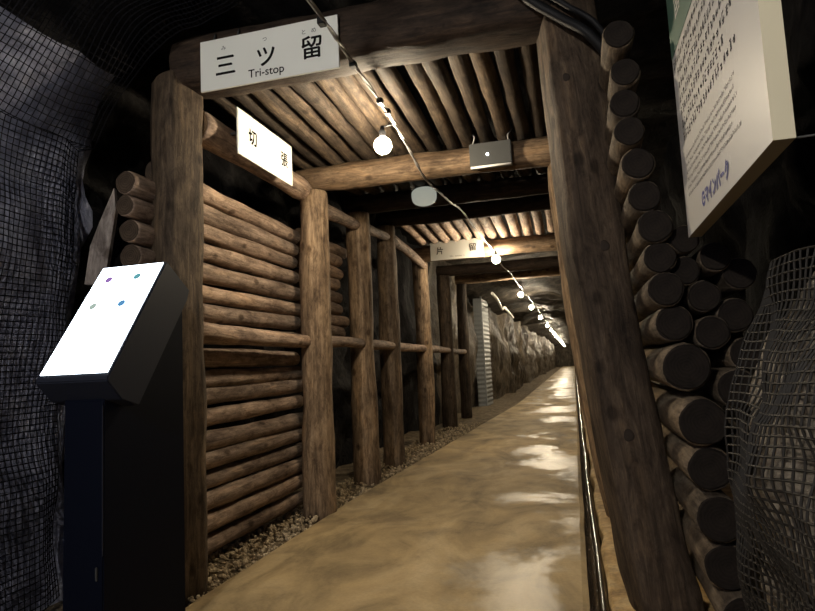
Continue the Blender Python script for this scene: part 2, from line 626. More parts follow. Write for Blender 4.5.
def wl(u, v):
    y, z = u, v
    if y < 2.75:
        x = -2.62 + net_bulge(y, z) + 0.035 * fbm(y * 4, z * 4, 8, 4)
        if z > 2.0:
            x += (z - 2.0) ** 2 * 0.55
    elif y < 9.3:
        x = -2.66 + 0.20 * fbm(y * 1.1, z * 1.1, 3, 5) + 0.10 * fbm(y * 3.3, z * 2.6, 9, 5) - 0.04
    else:
        t = min(1, (y - 9.3) / 3.0)
        x = -2.70 + 0.12 * t + (0.20 + 0.12 * t) * fbm(y * 0.75, z * 0.55, 3, 5) + min(1, max(0, (y - 17.5))) * 0.25 + min(1, max(0, (y - 17.5))) * 0.12 * abs(fbm(y * 2.6, z * 1.2, 4, 3))
    return (x, y, z)


yw = frange(-2.5, 3.0, 60) + frange(3.06, 12, 90) + frange(12.1, 30, 120) + frange(30.5, 80, 70)
cut = 60
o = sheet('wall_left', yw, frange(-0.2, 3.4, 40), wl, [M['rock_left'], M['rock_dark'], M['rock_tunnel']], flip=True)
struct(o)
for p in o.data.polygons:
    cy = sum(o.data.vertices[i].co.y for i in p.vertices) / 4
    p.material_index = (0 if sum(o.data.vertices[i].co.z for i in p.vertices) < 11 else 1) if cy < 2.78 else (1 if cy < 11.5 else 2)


def wr(u, v):
    y, z = u, v
    x = 1.15 + 0.16 * fbm(y * 1.2, z * 1.2, 13, 5)
    if y > 9:
        t = min(1, (y - 9) / 3)
        x = x - 0.55 * t + 0.08 * t * fbm(y * 0.8, z * 0.6, 23, 5)
    return (x, y, z)


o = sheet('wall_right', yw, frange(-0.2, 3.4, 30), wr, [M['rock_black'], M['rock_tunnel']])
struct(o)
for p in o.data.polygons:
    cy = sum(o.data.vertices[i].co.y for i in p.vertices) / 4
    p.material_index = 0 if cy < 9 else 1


def cl(u, v):
    y, x = u, v
    z = 3.28 + 0.10 * fbm(x * 1.2, y * 1.2, 33, 5)
    if y > 13.2:
        t = min(1, (y - 13.2) / 3)
        z = z - 0.42 * t + 0.16 * t * fbm(x * 0.9, y * 0.7, 43, 5) - 0.10 * t * abs(x + 0.95)
    return (x, y, z)


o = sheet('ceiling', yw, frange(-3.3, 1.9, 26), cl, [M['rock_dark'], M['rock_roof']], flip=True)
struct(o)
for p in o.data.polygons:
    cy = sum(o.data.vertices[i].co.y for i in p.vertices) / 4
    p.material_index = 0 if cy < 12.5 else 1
struct(sheet('wall_end', frange(-3.3, 1.9, 10), frange(-0.2, 3.6, 10), lambda u, v: (u, 79.5 + 0.3 * fbm(u, v, 3), v), M['rock_tunnel'], flip=True))

# gravel strip between the path and the log wall: one mass of small stones
bm = bmesh.new()
ico = bmesh.new()
bmesh.ops.create_icosphere(ico, subdivisions=1, radius=1.0)
iv = [v.co.copy() for v in ico.verts]
ic = [[v.index for v in f.verts] for f in ico.faces]
ico.free()


def stone(bm, c, r, rng):
    m = Matrix.Rotation(rng.uniform(0, 6), 3, Vector((rng.random(), rng.random(), rng.random() + 0.1)).normalized())
    s = (r * rng.uniform(0.8, 1.5), r * rng.uniform(0.7, 1.2), r * rng.uniform(0.5, 0.9))
    vs = [bm.verts.new(c + m @ Vector((q.x * s[0], q.y * s[1], q.z * s[2])) * rng.uniform(0.85, 1.1)) for q in iv]
    for f in ic:
        bm.faces.new([vs[i] for i in f])


rng = random.Random(3)
for i in range(2600):
    y = 2.75 + 8.5 * rng.random() ** 1.7
    x = rng.uniform(-2.28, path_left(y) + 0.01 - 0.05 * rng.random())
    stone(bm, Vector((x, y, -0.035 + 0.03 * rng.random())), rng.uniform(0.006, 0.018) * (1.5 if rng.random() < 0.08 else 1), rng)
g = link('gravel', bm_mesh('gravel', bm), M['gravel'])
g['label'] = 'loose tan gravel along the foot of the log wall beside the path'
g['category'] = 'gravel'
g['kind'] = 'stuff'

# ------------------------------------------------------------------ timber frames, left side
ORD = ['first', 'second', 'third', 'fourth', 'fifth', 'sixth', 'seventh', 'eighth', 'ninth', 'tenth', 'eleventh', 'twelfth', 'thirteenth',
       'fourteenth', 'fifteenth', 'sixteenth', 'seventeenth', 'eighteenth', 'nineteenth', 'twentieth']


def knots_on(post, spots):
    """dark knots sitting in a post's surface: (local point, radius)"""
    bpy.context.view_layer.update()
    for (p, d, r) in spots:
        hit, loc, nor, _ = post.ray_cast(p - d * 0.5, d)
        if not hit:
            continue
        bm = bmesh.new()
        bmesh.ops.create_uvsphere(bm, u_segments=14, v_segments=8, radius=1.0)
        q = nor.to_track_quat('Z', 'Y').to_matrix()
        for v in bm.verts:
            w_ = 1 + 0.07 * math.sin(3 * math.atan2(v.co.y, v.co.x) + r * 90)
            v.co = q @ Vector((v.co.x * r * 0.75 * w_, v.co.y * r * 0.9 * w_, v.co.z * 0.0035))
        k = link('knot', bm_mesh('knot', bm), M['knot'], post, smooth=True)
        k.location = loc


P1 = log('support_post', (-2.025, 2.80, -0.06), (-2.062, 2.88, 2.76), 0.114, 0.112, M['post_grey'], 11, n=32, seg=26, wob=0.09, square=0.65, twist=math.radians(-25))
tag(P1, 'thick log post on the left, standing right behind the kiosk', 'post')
P2 = log('support_post', (-1.985, 4.50, -0.06), (-1.93, 4.46, 2.52), 0.130, 0.112, M['post'], 12, n=26, seg=26, wob=0.10)
tag(P2, 'lit brown log post at the far end of the log wall, second from the kiosk', 'post')
P3 = log('support_post', (-2.03, 5.78, -0.06), (-2.00, 5.70, 2.64), 0.128, 0.115, M['post'], 13, n=22, seg=20)
tag(P3, 'third log post on the left, next after the lit one', 'post')
P4 = log('support_post', (-2.06, 6.80, -0.06), (-2.02, 6.72, 2.72), 0.125, 0.112, M['post'], 14, n=22, seg=20)
tag(P4, 'fourth log post on the left, close behind the third', 'post')
P5 = log('support_post', (-2.10, 8.62, -0.06), (-2.06, 8.50, 2.56), 0.120, 0.112, M['post'], 15, n=20, seg=18)
tag(P5, 'fifth log post on the left, under the small far sign', 'post')
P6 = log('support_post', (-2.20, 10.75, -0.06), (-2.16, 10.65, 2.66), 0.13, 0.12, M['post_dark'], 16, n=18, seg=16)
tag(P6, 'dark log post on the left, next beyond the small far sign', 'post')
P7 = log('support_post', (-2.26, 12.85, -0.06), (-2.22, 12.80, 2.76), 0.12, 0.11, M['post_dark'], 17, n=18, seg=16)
tag(P7, 'last log post on the left, before the corrugated metal sheet', 'post')


# right-hand posts lean in towards the top and bow a little
def lean(t):
    pts = [(0.0, 0.300), (0.16, 0.232), (0.33, 0.182), (0.58, 0.112), (0.85, 0.082), (1.0, 0.062)]
    for (a, xa), (b, xb) in zip(pts, pts[1:]):
        if t <= b:
            s = (t - a) / (b - a)
            return xa + (xb - xa) * s
    return pts[-1][1]


def right_post(y, dx, r, mat, seed, top=2.74, seg=28):
    p0, p1 = Vector((0.31 + dx, y, -0.02)), Vector((0.055 + dx, y, top))
    d = p1 - p0

    def prof(t):
        want = lean(t) + dx
        have = p0.x + d.x * t
        return (-(want - have) if False else (want - have), 0.0)
    # local x axis of log(): (0,-1,0) x z -> points along -X or +X; find its sign
    z = d.normalized()
    x = Vector((0, -1, 0)).cross(z).normalized()
    sgn = 1.0 if x.x > 0 else -1.0
    return log('support_post', p0, p1, r * 1.0, r, mat, seed, n=32, seg=seg, sag=0.004, wob=0.08, square=0.75, twist=math.radians(15),
               prof=lambda t: (prof(t)[0] * sgn, 0.0))


R1 = right_post(2.90, 0.008, 0.127, M['post_dark'], 21)
tag(R1, 'massive squared dark post leaning inward on the right beside the gutter', 'post')
rmi = R1.matrix_basis.inverted()
knots_on(R1, [(rmi @ Vector((0.055, 2.765, 2.36)), rmi.to_3x3() @ Vector((0, 1, 0)), 0.022),
              (rmi @ Vector((0.165, 2.768, 1.58)), rmi.to_3x3() @ Vector((0, 1, 0)), 0.028),
              (rmi @ Vector((0.20, 2.768, 0.76)), rmi.to_3x3() @ Vector((0, 1, 0)), 0.03)])
for i, (y, dx, lab) in enumerate(((4.45, -0.028, 'leaning post on the right, next behind the massive squared one'),
                                  (5.75, -0.03, 'leaning post on the right, second behind the massive squared one'),
                                  (6.75, -0.02, 'leaning post on the right, third behind the massive squared one'),
                                  (8.50, 0.0, 'leaning post on the right, at the end of the small sign\'s beam'))):
    tag(right_post(y, dx, 0.115, M['post'], 22 + i, 2.50 if i == 0 else 2.60, 16), lab, 'post')

# cross beams
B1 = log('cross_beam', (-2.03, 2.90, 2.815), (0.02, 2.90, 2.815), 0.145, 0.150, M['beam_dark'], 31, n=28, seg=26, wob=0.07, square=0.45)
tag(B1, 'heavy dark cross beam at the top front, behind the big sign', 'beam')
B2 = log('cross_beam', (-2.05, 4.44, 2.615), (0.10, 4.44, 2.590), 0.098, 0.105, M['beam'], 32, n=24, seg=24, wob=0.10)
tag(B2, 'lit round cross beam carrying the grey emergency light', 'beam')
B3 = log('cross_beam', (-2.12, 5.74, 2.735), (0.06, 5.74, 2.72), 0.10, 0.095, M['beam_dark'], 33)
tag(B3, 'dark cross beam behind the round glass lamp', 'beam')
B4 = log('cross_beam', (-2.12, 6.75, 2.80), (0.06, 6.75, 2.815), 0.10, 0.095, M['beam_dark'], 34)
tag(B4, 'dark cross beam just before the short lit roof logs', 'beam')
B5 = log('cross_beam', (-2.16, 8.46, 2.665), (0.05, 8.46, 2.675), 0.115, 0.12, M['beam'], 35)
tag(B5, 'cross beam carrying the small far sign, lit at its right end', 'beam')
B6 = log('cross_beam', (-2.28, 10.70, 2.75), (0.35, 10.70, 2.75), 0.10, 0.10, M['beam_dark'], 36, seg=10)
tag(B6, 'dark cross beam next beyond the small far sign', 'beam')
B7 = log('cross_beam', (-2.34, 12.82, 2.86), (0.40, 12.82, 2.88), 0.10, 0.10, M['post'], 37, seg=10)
tag(B7, 'farthest cross beam, pale, before the open rock tunnel', 'beam')

# struts between the posts: head height and waist height
ax = -1.995
for nm, a, b, za, zb, r, lab in (
        ('strut_log', 2.98, 4.37, 2.525, 2.52, 0.088, 'thick upper strut log carrying the bright white sign'),
        ('strut_log', 4.58, 5.62, 2.44, 2.50, 0.060, 'upper strut log between the second and third left posts'),
        ('strut_log', 5.82, 6.63, 2.52, 2.58, 0.052, 'upper strut log between the third and fourth left posts'),
        ('strut_log', 6.84, 8.42, 2.60, 2.50, 0.058, 'upper strut log between the fourth and fifth left posts'),
        ('strut_log', 2.92, 4.40, 1.345, 1.315, 0.052, 'waist-high strut log in front of the log wall'),
        ('strut_log', 4.60, 5.68, 1.32, 1.325, 0.048, 'waist-high strut log between the second and third left posts'),
        ('strut_log', 5.88, 6.70, 1.32, 1.32, 0.050, 'waist-high strut log between the third and fourth left posts'),
        ('strut_log', 6.90, 8.51, 1.32, 1.32, 0.052, 'waist-high strut log between the fourth and fifth left posts'),
        ('strut_log', 8.72, 10.62, 1.32, 1.32, 0.055, 'waist-high strut log beyond the fifth left post'),
        ('strut_log', 10.87, 12.75, 1.32, 1.32, 0.055, 'farthest waist-high strut log on the left')):
    xx = ax - (0.06 if a > 5.9 and za < 2 else 0) - (0.08 if a > 8.6 else 0) - (0.08 if a > 10.8 else 0)
    o = log(nm, (xx, a - 0.03, za), (xx, b + 0.03, zb), r * 1.06, r * 0.94, M['wall_log'], int(a * 10 + za * 77), n=16, seg=12, sag=0.012)
    tag(o, lab, 'log', 'strut logs between the left posts')

# log wall of the first bay (behind the first two left posts)
zs = [2.195, 2.07, 1.959, 1.835, 1.705, 1.58, 1.462, 1.335, 1.196, 1.072, 0.975, 0.849, 0.723, 0.605, 0.485, 0.370, 0.249, 0.125]
nwall = len(zs)
for i, z in enumerate(zs):
    zz = 1.1 + (z - 1.1) * 1.038
    rr_ = (0.066 if i == 8 else 0.0575) + 0.004 * math.sin(i * 2.1)
    x = -2.185 - (0.02 if i in (8,) else 0) + R.uniform(-0.008, 0.008)
    up = 0.02 if i < 2 else 0.0
    o = log('wall_log', (x, (2.62 if i else 2.86) + R.uniform(-0.03, 0.03), zz + up * 0.3), (x, 4.62 + R.uniform(-0.05, 0.05), zz + R.uniform(-0.012, 0.012) - up), rr_ * 1.04, rr_ * 0.97,
            M['wall_log'], 100 + i, n=18, seg=18, sag=0.007, wob=0.11, cutmat=M['cut_mid'])
    if i < 9:
        lab = f'{ORD[i]} log from the top of the long left log wall'
    else:
        lab = f'{ORD[nwall - 1 - i]} log above the gravel in the long left log wall'
    tag(o, lab, 'log', 'logs of the left log wall')

# upper log wall of the second bay
for i, z in enumerate([2.25, 2.15, 2.03, 1.905, 1.785, 1.665, 1.55, 1.44]):
    x = -2.20 + R.uniform(-0.01, 0.01)
    o = log('wall_log', (x, 4.72, z), (x, 5.66 + R.uniform(-0.12, 0.12), z + R.uniform(-0.01, 0.01)), 0.060, 0.058, M['wall_log'], 140 + i, n=14, seg=10)
    tag(o, f'{ORD[i]} log from the top of the short log wall past the lit post', 'log', 'logs of the short log wall')

# ------------------------------------------------------------------ roof logs
nb = 15
for i in range(nb):
    x = -1.99 + i * 0.134
    r = 0.058 + R.uniform(-0.007, 0.007)
    zf, zb = 2.83 + R.uniform(-0.012, 0.012), 2.755 + R.uniform(-0.006, 0.006)
    dx = R.uniform(-0.02, 0.02)
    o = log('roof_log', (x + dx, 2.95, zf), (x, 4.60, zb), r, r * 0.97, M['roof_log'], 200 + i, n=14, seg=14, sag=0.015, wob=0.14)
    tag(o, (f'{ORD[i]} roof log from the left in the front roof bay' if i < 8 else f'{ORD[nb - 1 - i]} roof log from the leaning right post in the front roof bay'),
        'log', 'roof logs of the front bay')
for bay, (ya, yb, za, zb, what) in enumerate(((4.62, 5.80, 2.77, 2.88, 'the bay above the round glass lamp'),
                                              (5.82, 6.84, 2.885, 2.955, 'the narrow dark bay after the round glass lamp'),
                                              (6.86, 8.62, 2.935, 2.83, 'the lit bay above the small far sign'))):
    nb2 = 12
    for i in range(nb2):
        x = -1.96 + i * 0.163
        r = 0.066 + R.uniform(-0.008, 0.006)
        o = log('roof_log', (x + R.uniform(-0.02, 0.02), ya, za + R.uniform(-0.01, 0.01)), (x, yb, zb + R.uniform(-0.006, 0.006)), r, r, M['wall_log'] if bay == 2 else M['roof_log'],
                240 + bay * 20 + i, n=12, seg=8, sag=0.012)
        tag(o, (f'{ORD[i]} roof log from the left in {what}' if i < 6 else f'{ORD[nb2 - 1 - i]} roof log from the right in {what}'), 'log',
            'roof logs of ' + what)

# ------------------------------------------------------------------ stacked logs on the right, ends to the viewer
front = [(0.272, 2.421, .064), (0.288, 2.269, .062), (0.278, 2.141, .062), (0.282, 2.004, .064), (0.306, 1.869, .066), (0.324, 1.741, .068),
         (0.347, 1.602, .070), (0.358, 1.479, .066), (0.367, 1.349, .070), (0.391, 1.215, .072), (0.420, 1.041, .094), (0.455, 0.830, .094),
         (0.470, 0.650, .084), (0.485, 0.472, .090), (0.505, 0.285, .090), (0.54, 0.115, .085)]
back = [(0.462, 1.55, .060), (0.455, 1.425, .060), (0.515, 1.315, .064), (0.625, 1.235, .068), (0.53, 1.17, .066), (0.66, 1.08, .07), (0.60, 0.95, .075),
        (0.66, 1.40, .065), (0.57, 1.47, .06), (0.65, 0.72, .08)]


def end_disc(o, r, z, seed):
    bm = bmesh.new()
    n = 24
    rg = random.Random(seed)
    c = bm.verts.new((0, 0, z - 0.006))
    ring = []
    for k in range(n):
        th = 2 * math.pi * k / n
        q = r * (1 + 0.03 * math.sin(3 * th + seed) + 0.02 * math.sin(5 * th + 2 * seed))
        ring.append(bm.verts.new((math.cos(th) * q, math.sin(th) * q, z)))
    mid = [bm.verts.new((v.co.x * 0.94, v.co.y * 0.94, z - 0.006)) for v in ring]
    for k in range(n):
        bm.faces.new((ring[k], mid[k], mid[(k + 1) % n], ring[(k + 1) % n]))
        bm.faces.new((mid[k], c, mid[(k + 1) % n]))
    bmesh.ops.recalc_face_normals(bm, faces=bm.faces)
    for f in bm.faces:
        if f.normal.z > 0:
            f.normal_flip()
    link('cut_end', bm_mesh('cut_end', bm), M['cut'], o)


for j, (rows_, what) in enumerate(((front, 'front'), (back, 'rear'))):
    order = sorted(range(len(rows_)), key=lambda k: -rows_[k][1])
    for rank, k in enumerate(order):
        x, z, r = rows_[k]
        x, z, r = x * 0.931, 1.1 + (z - 1.1) * 0.931, r * 0.92
        ye = 2.41 + R.uniform(-0.03, 0.03) + (0.06 if j else 0)
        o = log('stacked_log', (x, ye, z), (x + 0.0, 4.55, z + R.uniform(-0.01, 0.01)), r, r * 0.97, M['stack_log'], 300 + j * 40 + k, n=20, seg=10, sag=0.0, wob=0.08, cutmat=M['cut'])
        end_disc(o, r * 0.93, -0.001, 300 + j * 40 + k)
        if j == 0:
            lab = (f'{ORD[rank]} log end down in the column right of the leaning post' if rank < 8 else
                   f'{ORD[len(order) - 1 - rank]} log end above the ground right of the leaning post')
        else:
            lab = f'{ORD[rank]} dark log end down in the heap right of the log column'
        tag(o, lab, 'log', 'log ends stacked right of the leaning post')

# pale splinter plank leaning behind the left post
bm = bmesh.new()
vs = [bm.verts.new(p) for p in ((-0.05, 0, 0), (0.05, 0, 0), (0.055, 0, 0.40), (0.03, 0, 0.52), (-0.02, 0, 0.33), (-0.05, 0, 0.2))]
f = bm.faces.new(vs)
ex = bmesh.ops.extrude_face_region(bm, geom=[f])
for v in [q for q in ex['geom'] if isinstance(q, bmesh.types.BMVert)]:
    v.co.y += 0.03
bmesh.ops.recalc_face_normals(bm, faces=bm.faces)
pl = link('splintered_plank', bm_mesh('splintered_plank', bm), M['plank'])
pl.location = (-2.33, 2.56, 1.58)
pl.rotation_euler = (math.radians(-4), math.radians(6), math.radians(15))
tag(pl, 'pale splintered plank behind the kiosk, beside the protruding wall log ends', 'plank')

# ------------------------------------------------------------------ netting
def net(name, us, vs, fn, th, mat):
    """woven square mesh: every strand a thin square tube on the surface fn(u, v)"""
    bm = bmesh.new()
    offs = [(th, 0), (0, th), (-th, 0), (0, -th)]

    def strand(pts):
        prev = None
        for i, p in enumerate(pts):
            t = (pts[min(i + 1, len(pts) - 1)] - pts[max(i - 1, 0)]).normalized()
            a = Vector((1, 0.13, 0.07)) if abs(t.x) < 0.8 else Vector((0, 0.1, 1))
            u = t.cross(a).normalized()
            v = t.cross(u)
            ring = [bm.verts.new(p + u * ca + v * sa) for ca, sa in offs]
            if prev:
                for k in range(4):
                    bm.faces.new((prev[k], prev[(k + 1) % 4], ring[(k + 1) % 4], ring[k]))
            prev = ring
    P = [[Vector(fn(u, v)) for v in vs] for u in us]
    for i in range(len(us)):
        strand(P[i])
    for j in range(len(vs)):
        strand([P[i][j] for i in range(len(us))])
    return link(name, bm_mesh(name, bm), mat)


def left_net(u, s):
    """u along the tunnel, s up the wall and then over under the roof"""
    jx = 0.010 * fbm(u * 3, s * 3, 21, 3)
    y = u + 0.03 * fbm(s * 1.3, u * 0.8, 4, 3)
    if s < 2.35:
        z = s
        x = -2.50 + net_bulge(u, s) + jx
        if z > 2.0:
            x += (z - 2.0) ** 2 * 0.55
        if u > 2.5:
            x -= (u - 2.5) * 0.5
    else:
        q = s - 2.35
        x0 = -2.50 + net_bulge(u, 2.35) + 0.35 ** 2 * 0.55
        z = 2.35 + 0.78 * (1 - math.exp(-q * 1.6)) + 0.05 * fbm(u * 1.4, q * 1.4, 31, 3) + 0.04 * math.sin(q * 5 + u * 2)
        x = x0 + q * 0.80 + jx
        y += 0.02 * fbm(q * 2, u * 2, 11, 2)
    return (x, y, z)


o = net('safety_net', frange(0.7, 2.66, 62), frange(0.0, 3.5, 118), left_net, 0.0029, M['net_dark'])
tag(o, 'dark safety net over the left rock wall and up under the roof, behind the kiosk', 'net')


def roof_roll(u, v):
    return (0.15 + 0.46 * u, 2.25 + 0.32 * v, 2.575 + 0.10 * (v - 0.5) ** 2 * 4 + 0.02 * math.sin(u * 9) + 0.012 * fbm(u * 5, v * 5, 2, 2))


o = net('hanging_net', frange(0, 1, 34), frange(0, 1, 24), roof_roll, 0.003, M['net_brown'])
tag(o, 'small sagging net at the roof above the top of the log column', 'net')


# netted boulders at the lower right
def right_bulge(u, v):
    """u 0..1 from the far edge round to the near side, v height"""
    a = u
    x = 0.355 + 0.12 * a + 0.10 * (1 - math.exp(-3.0 * a)) * 0 + 0.02 * math.sin(v * 5)
    y = 1.72 - 1.15 * a
    bl = 0.07 * fbm(y * 2.2, v * 2.2, 51, 3)
    x += -0.02 * math.sin(math.pi * a) - bl
    x += (1 - a) * (0.50 * max(0, v - 0.95) + 0.10 * max(0, 0.62 - v))
    y += 0.10 * (v - 1.0) * 0.6
    return x, y


def rn(u, v):
    x, y = right_bulge(u, v)
    return (x + 0.008 * fbm(y * 7, v * 7, 3, 2), y + 0.012 * fbm(v * 4, y * 3, 9, 2), v + 0.015 * fbm(y * 3, v * 3, 19, 2) - 0.05 * u * 0)


o = net('wire_net', frange(0.0, 1.0, 56), frange(0.02, 1.30, 62), rn, 0.0028, M['net_brown'])
tag(o, 'brown wire net bulging over the rocks at the lower right corner', 'net')


def rb(u, v):
    x, y = right_bulge(min(max(u, -0.0), 1), min(v, 1.3))
    y -= max(0, u - 1) * 1.15
    d = 0.035 + 0.05 * abs(fbm(y * 5, v * 5, 61, 4)) + 0.10 * max(0, 0.12 - u) + 0.6 * max(0, v - 1.18) ** 1.0
    return (x + d + 0.03 * max(0, -u), y + 0.03 + max(0, -u) * 0.2, v)


o = sheet('boulder_face', frange(-0.05, 2.2, 70), frange(-0.1, 1.28, 60), rb, M['rock_right'], flip=True)
tag(o, 'rough brown rock face bulging behind the wire net at the lower right', 'rock')

# ------------------------------------------------------------------ hanging signs
def sign(name, c, size, th, rotz, chars, faint, label, extra=(), wires=()):
    """board of size (w, h) centred at c, facing local -Y turned by rotz; texts as (body, u, v, size, material, heavy)"""
    t = empty(name, c)
    t.rotation_euler = (0, 0, rotz)
    w_, h_ = size
    bm = bmesh.new()
    box_bm(bm, (-w_ / 2, 0, -h_ / 2), (w_ / 2, th, h_ / 2))
    bmesh.ops.recalc_face_normals(bm, faces=bm.faces)
    bmesh.ops.bevel(bm, geom=list(bm.edges), offset=0.002, segments=1, affect='EDGES')
    link('panel', bm_mesh('panel', bm), M['sign'], t)
    for (body, u, v, sz, mat, heavy) in chars:
        put_text('lettering', body, sz, mat, t, ((u - 0.5) * w_, -0.0012, (v - 0.5) * h_), (math.radians(90), 0, 0), heavy)
    if faint:                                   # a caption too small to read in the photograph: short strokes
        u, v, wd, ht = faint
        rg = random.Random(5)
        bm = bmesh.new()
        x = -wd / 2
        while x < wd / 2:
            cw = rg.uniform(0.5, 0.9) * ht
            if rg.random() < 0.9:
                y0 = -ht / 2
                y1 = y0 + ht * rg.choice((0.65, 0.65, 1.0))
                for (a, b, c2, d) in ((x, y0, x + cw * 0.22, y1), (x, y0, x + cw * 0.75, y0 + ht * 0.16), (x + cw * 0.55, y0, x + cw * 0.77, y0 + ht * 0.6)):
                    bm.faces.new([bm.verts.new(p) for p in ((a, b, 0), (c2, b, 0), (c2, d, 0), (a, d, 0))])
            x += cw
        k = link('caption', bm_mesh('caption', bm), M['faint_ink'], t)
        k.location = ((u - 0.5) * w_, -0.0012, (v - 0.5) * h_)
        k.rotation_euler = (math.radians(90), 0, 0)
    for (u, v) in wires:
        bm = bmesh.new()
        tube_bm(bm, [(0, 0, 0), (0, 0.02, 0.05)], 0.006, n=6)
        k = link('hanger_wire', bm_mesh('hanger_wire', bm), [M['galv'], M['galv']], t)
        k.location = ((u - 0.5) * w_, th * 0.5, (v - 0.5) * h_)
    tag(t, label, 'sign')
    return t


I = M['ink']
s1 = sign('hanging_sign', (-1.416, 2.730, 2.726), (0.785, 0.278), 0.012, math.radians(0), [
    ('三', 0.19, 0.44, 0.128, I, 0.004), ('ツ', 0.49, 0.46, 0.122, I, 0.004), ('留', 0.815, 0.47, 0.128, I, 0.004),
    ('み', 0.18, 0.79, 0.028, I, 0), ('つ', 0.485, 0.80, 0.028, I, 0), ('と', 0.765, 0.79, 0.03, I, 0), ('め', 0.835, 0.79, 0.03, I, 0),
    ('Tri-stop', 0.49, 0.155, 0.062, I, 0.0008)], None,
    'large white sign with three black characters and Tri-stop, on the front beam', wires=((0.1, 0.98), (0.28, 0.98)))
s2 = sign('hanging_sign', (-1.80, 3.442, 2.513), (0.715, 0.282), 0.010, math.radians(90), [
    ('切', 0.235, 0.53, 0.105, I, 0.005), ('張', 0.83, 0.52, 0.105, I, 0.004), ('きり', 0.235, 0.78, 0.022, M['faint_ink'], 0), ('ばり', 0.83, 0.78, 0.022, M['faint_ink'], 0)],
    (0.56, 0.18, 0.17, 0.02), 'bright white sign with two black characters hung along the left wall', wires=((0.3, 0.95), (0.75, 0.95)))
# fixings that tie the side sign back to its strut log
for u in (-0.25, 0.25):
    b_ = link('bracket', bm_mesh('bracket', (lambda bm: (box_bm(bm, (-0.012, 0.008, 0.0), (0.012, 0.14, 0.012)), bm)[1])(bmesh.new())), M['galv'], s2)
    b_.location = (u, 0, 0.02)
s3 = sign('hanging_sign', (-1.478, 8.325, 2.675), (0.755, 0.262), 0.012, 0.0, [
    ('片', 0.18, 0.5, 0.11, I, 0.002), ('留', 0.80, 0.55, 0.115, I, 0.002)], (0.5, 0.17, 0.2, 0.025),
    'small far white sign with two characters on the cross beam', wires=((0.2, 0.98), (0.8, 0.98)))

# ------------------------------------------------------------------ explanation board on the right
bd = empty('information_board', (0.42, 1.835, 1.50))
bd.rotation_euler = (0, 0, math.radians(-90))       # local x runs towards the camera, local -y faces the path
BW, BH, BT = 0.955, 0.92, 0.042
# outer shape: lower far corner dips a little below the near one
bm = bmesh.new()
vs = box_bm(bm, (-BW / 2, 0, 0.0), (BW / 2, BT, BH))
bmesh.ops.recalc_face_normals(bm, faces=bm.faces)
me = bm_mesh('panel', bm)
o = link('panel', me, [M['paper'], M['sign_edge'], M['sign_shaded']], bd)
for p in me.polygons:
    if p.normal.y < -0.9:
        p.material_index = 0
    elif p.normal.z < -0.9:
        p.material_index = 2
    else:
        p.material_index = 1
for v in me.vertices:
    if v.co.z < 0.1:
        v.co.z += 0.018 * (v.co.x / BW + 0.5)
# green header band with its white character
hb = link('header_band', bm_mesh('header_band', (lambda bm: (box_bm(bm, (-BW / 2 - 0.001, -0.0015, 0.655), (BW / 2, 0.001, BH)), bm)[1])(bmesh.new())), M['green'], bd)


def text_rows(name, rows, mat, seed):
    """rows of small strokes standing for print too fine to read: (x0, x1, z, glyph height, dense)"""
    rg = random.Random(seed)
    bm = bmesh.new()
    for (x0, x1, z, h_, dense) in rows:
        x = x0
        while x < x1:
            cw = h_ * (1.0 if dense else 0.62) * rg.uniform(0.75, 1.0)
            if True:
                for _ in range(5 if dense else 3):
                    if rg.random() < 0.5:
                        a = x + rg.uniform(0, 0.3) * cw
                        zz = z + rg.uniform(0, 0.85) * h_
                        q = (a, zz, a + cw * rg.uniform(0.4, 0.65), zz + h_ * 0.13)
                    else:
                        a = x + rg.uniform(0, 0.7) * cw
                        zz = z + rg.uniform(0, 0.3) * h_
                        q = (a, zz, a + h_ * 0.12, zz + h_ * rg.uniform(0.45, 0.7))
                    bm.faces.new([bm.verts.new(p) for p in ((q[0], -0.001, q[1]), (q[2], -0.001, q[1]), (q[2], -0.001, q[3]), (q[0], -0.001, q[3]))])
            x += cw * 1.12
    return link(name, bm_mesh(name, bm), mat, bd)


jp = [(-0.40 if i else -0.46, 0.30 - (0.10 if i == 5 else 0.0), 0.60 - i * 0.047, 0.034, True) for i in range(7)]
for k_, row in enumerate(jp):
    text_rows('text_line', [row], M['text_ink'], 4 + k_)
en = [(-0.40, (0.26, 0.24, 0.27, 0.25, 0.20, 0.28)[i], 0.255 - i * 0.026, 0.015, False) for i in range(6)]
for k_, row in enumerate(en):
    text_rows('caption_line', [row], M['text_ink'], 19 + k_)
# blue ring mark and lettering at the lower middle
bm = bmesh.new()
n = 20
for k in range(n - 4):
    a0, a1 = 2 * math.pi * (k + 2) / n, 2 * math.pi * (k + 3) / n
    bm.faces.new([bm.verts.new((math.cos(a) * r, 0, math.sin(a) * r)) for a, r in ((a0, 0.024), (a1, 0.024), (a1, 0.013), (a0, 0.013))])
box_bm(bm, (0.0, -0.0003, -0.005), (0.022, 0.0003, 0.005))
lg = link('logo_mark', bm_mesh('logo_mark', bm), M['blue_ink'], bd)
lg.location = (-0.185, -0.0012, 0.067)
put_text('logo_lettering', 'マインパーク', 0.058, M['blue_ink'], bd, (-0.012, -0.0014, 0.067), (math.radians(90), 0, 0), 0.005, 0.86)
put_text('header_lettering', '留', 0.12, M['paper'], bd, (-0.30, -0.003, 0.79), (math.radians(90), 0, 0), 0.0)
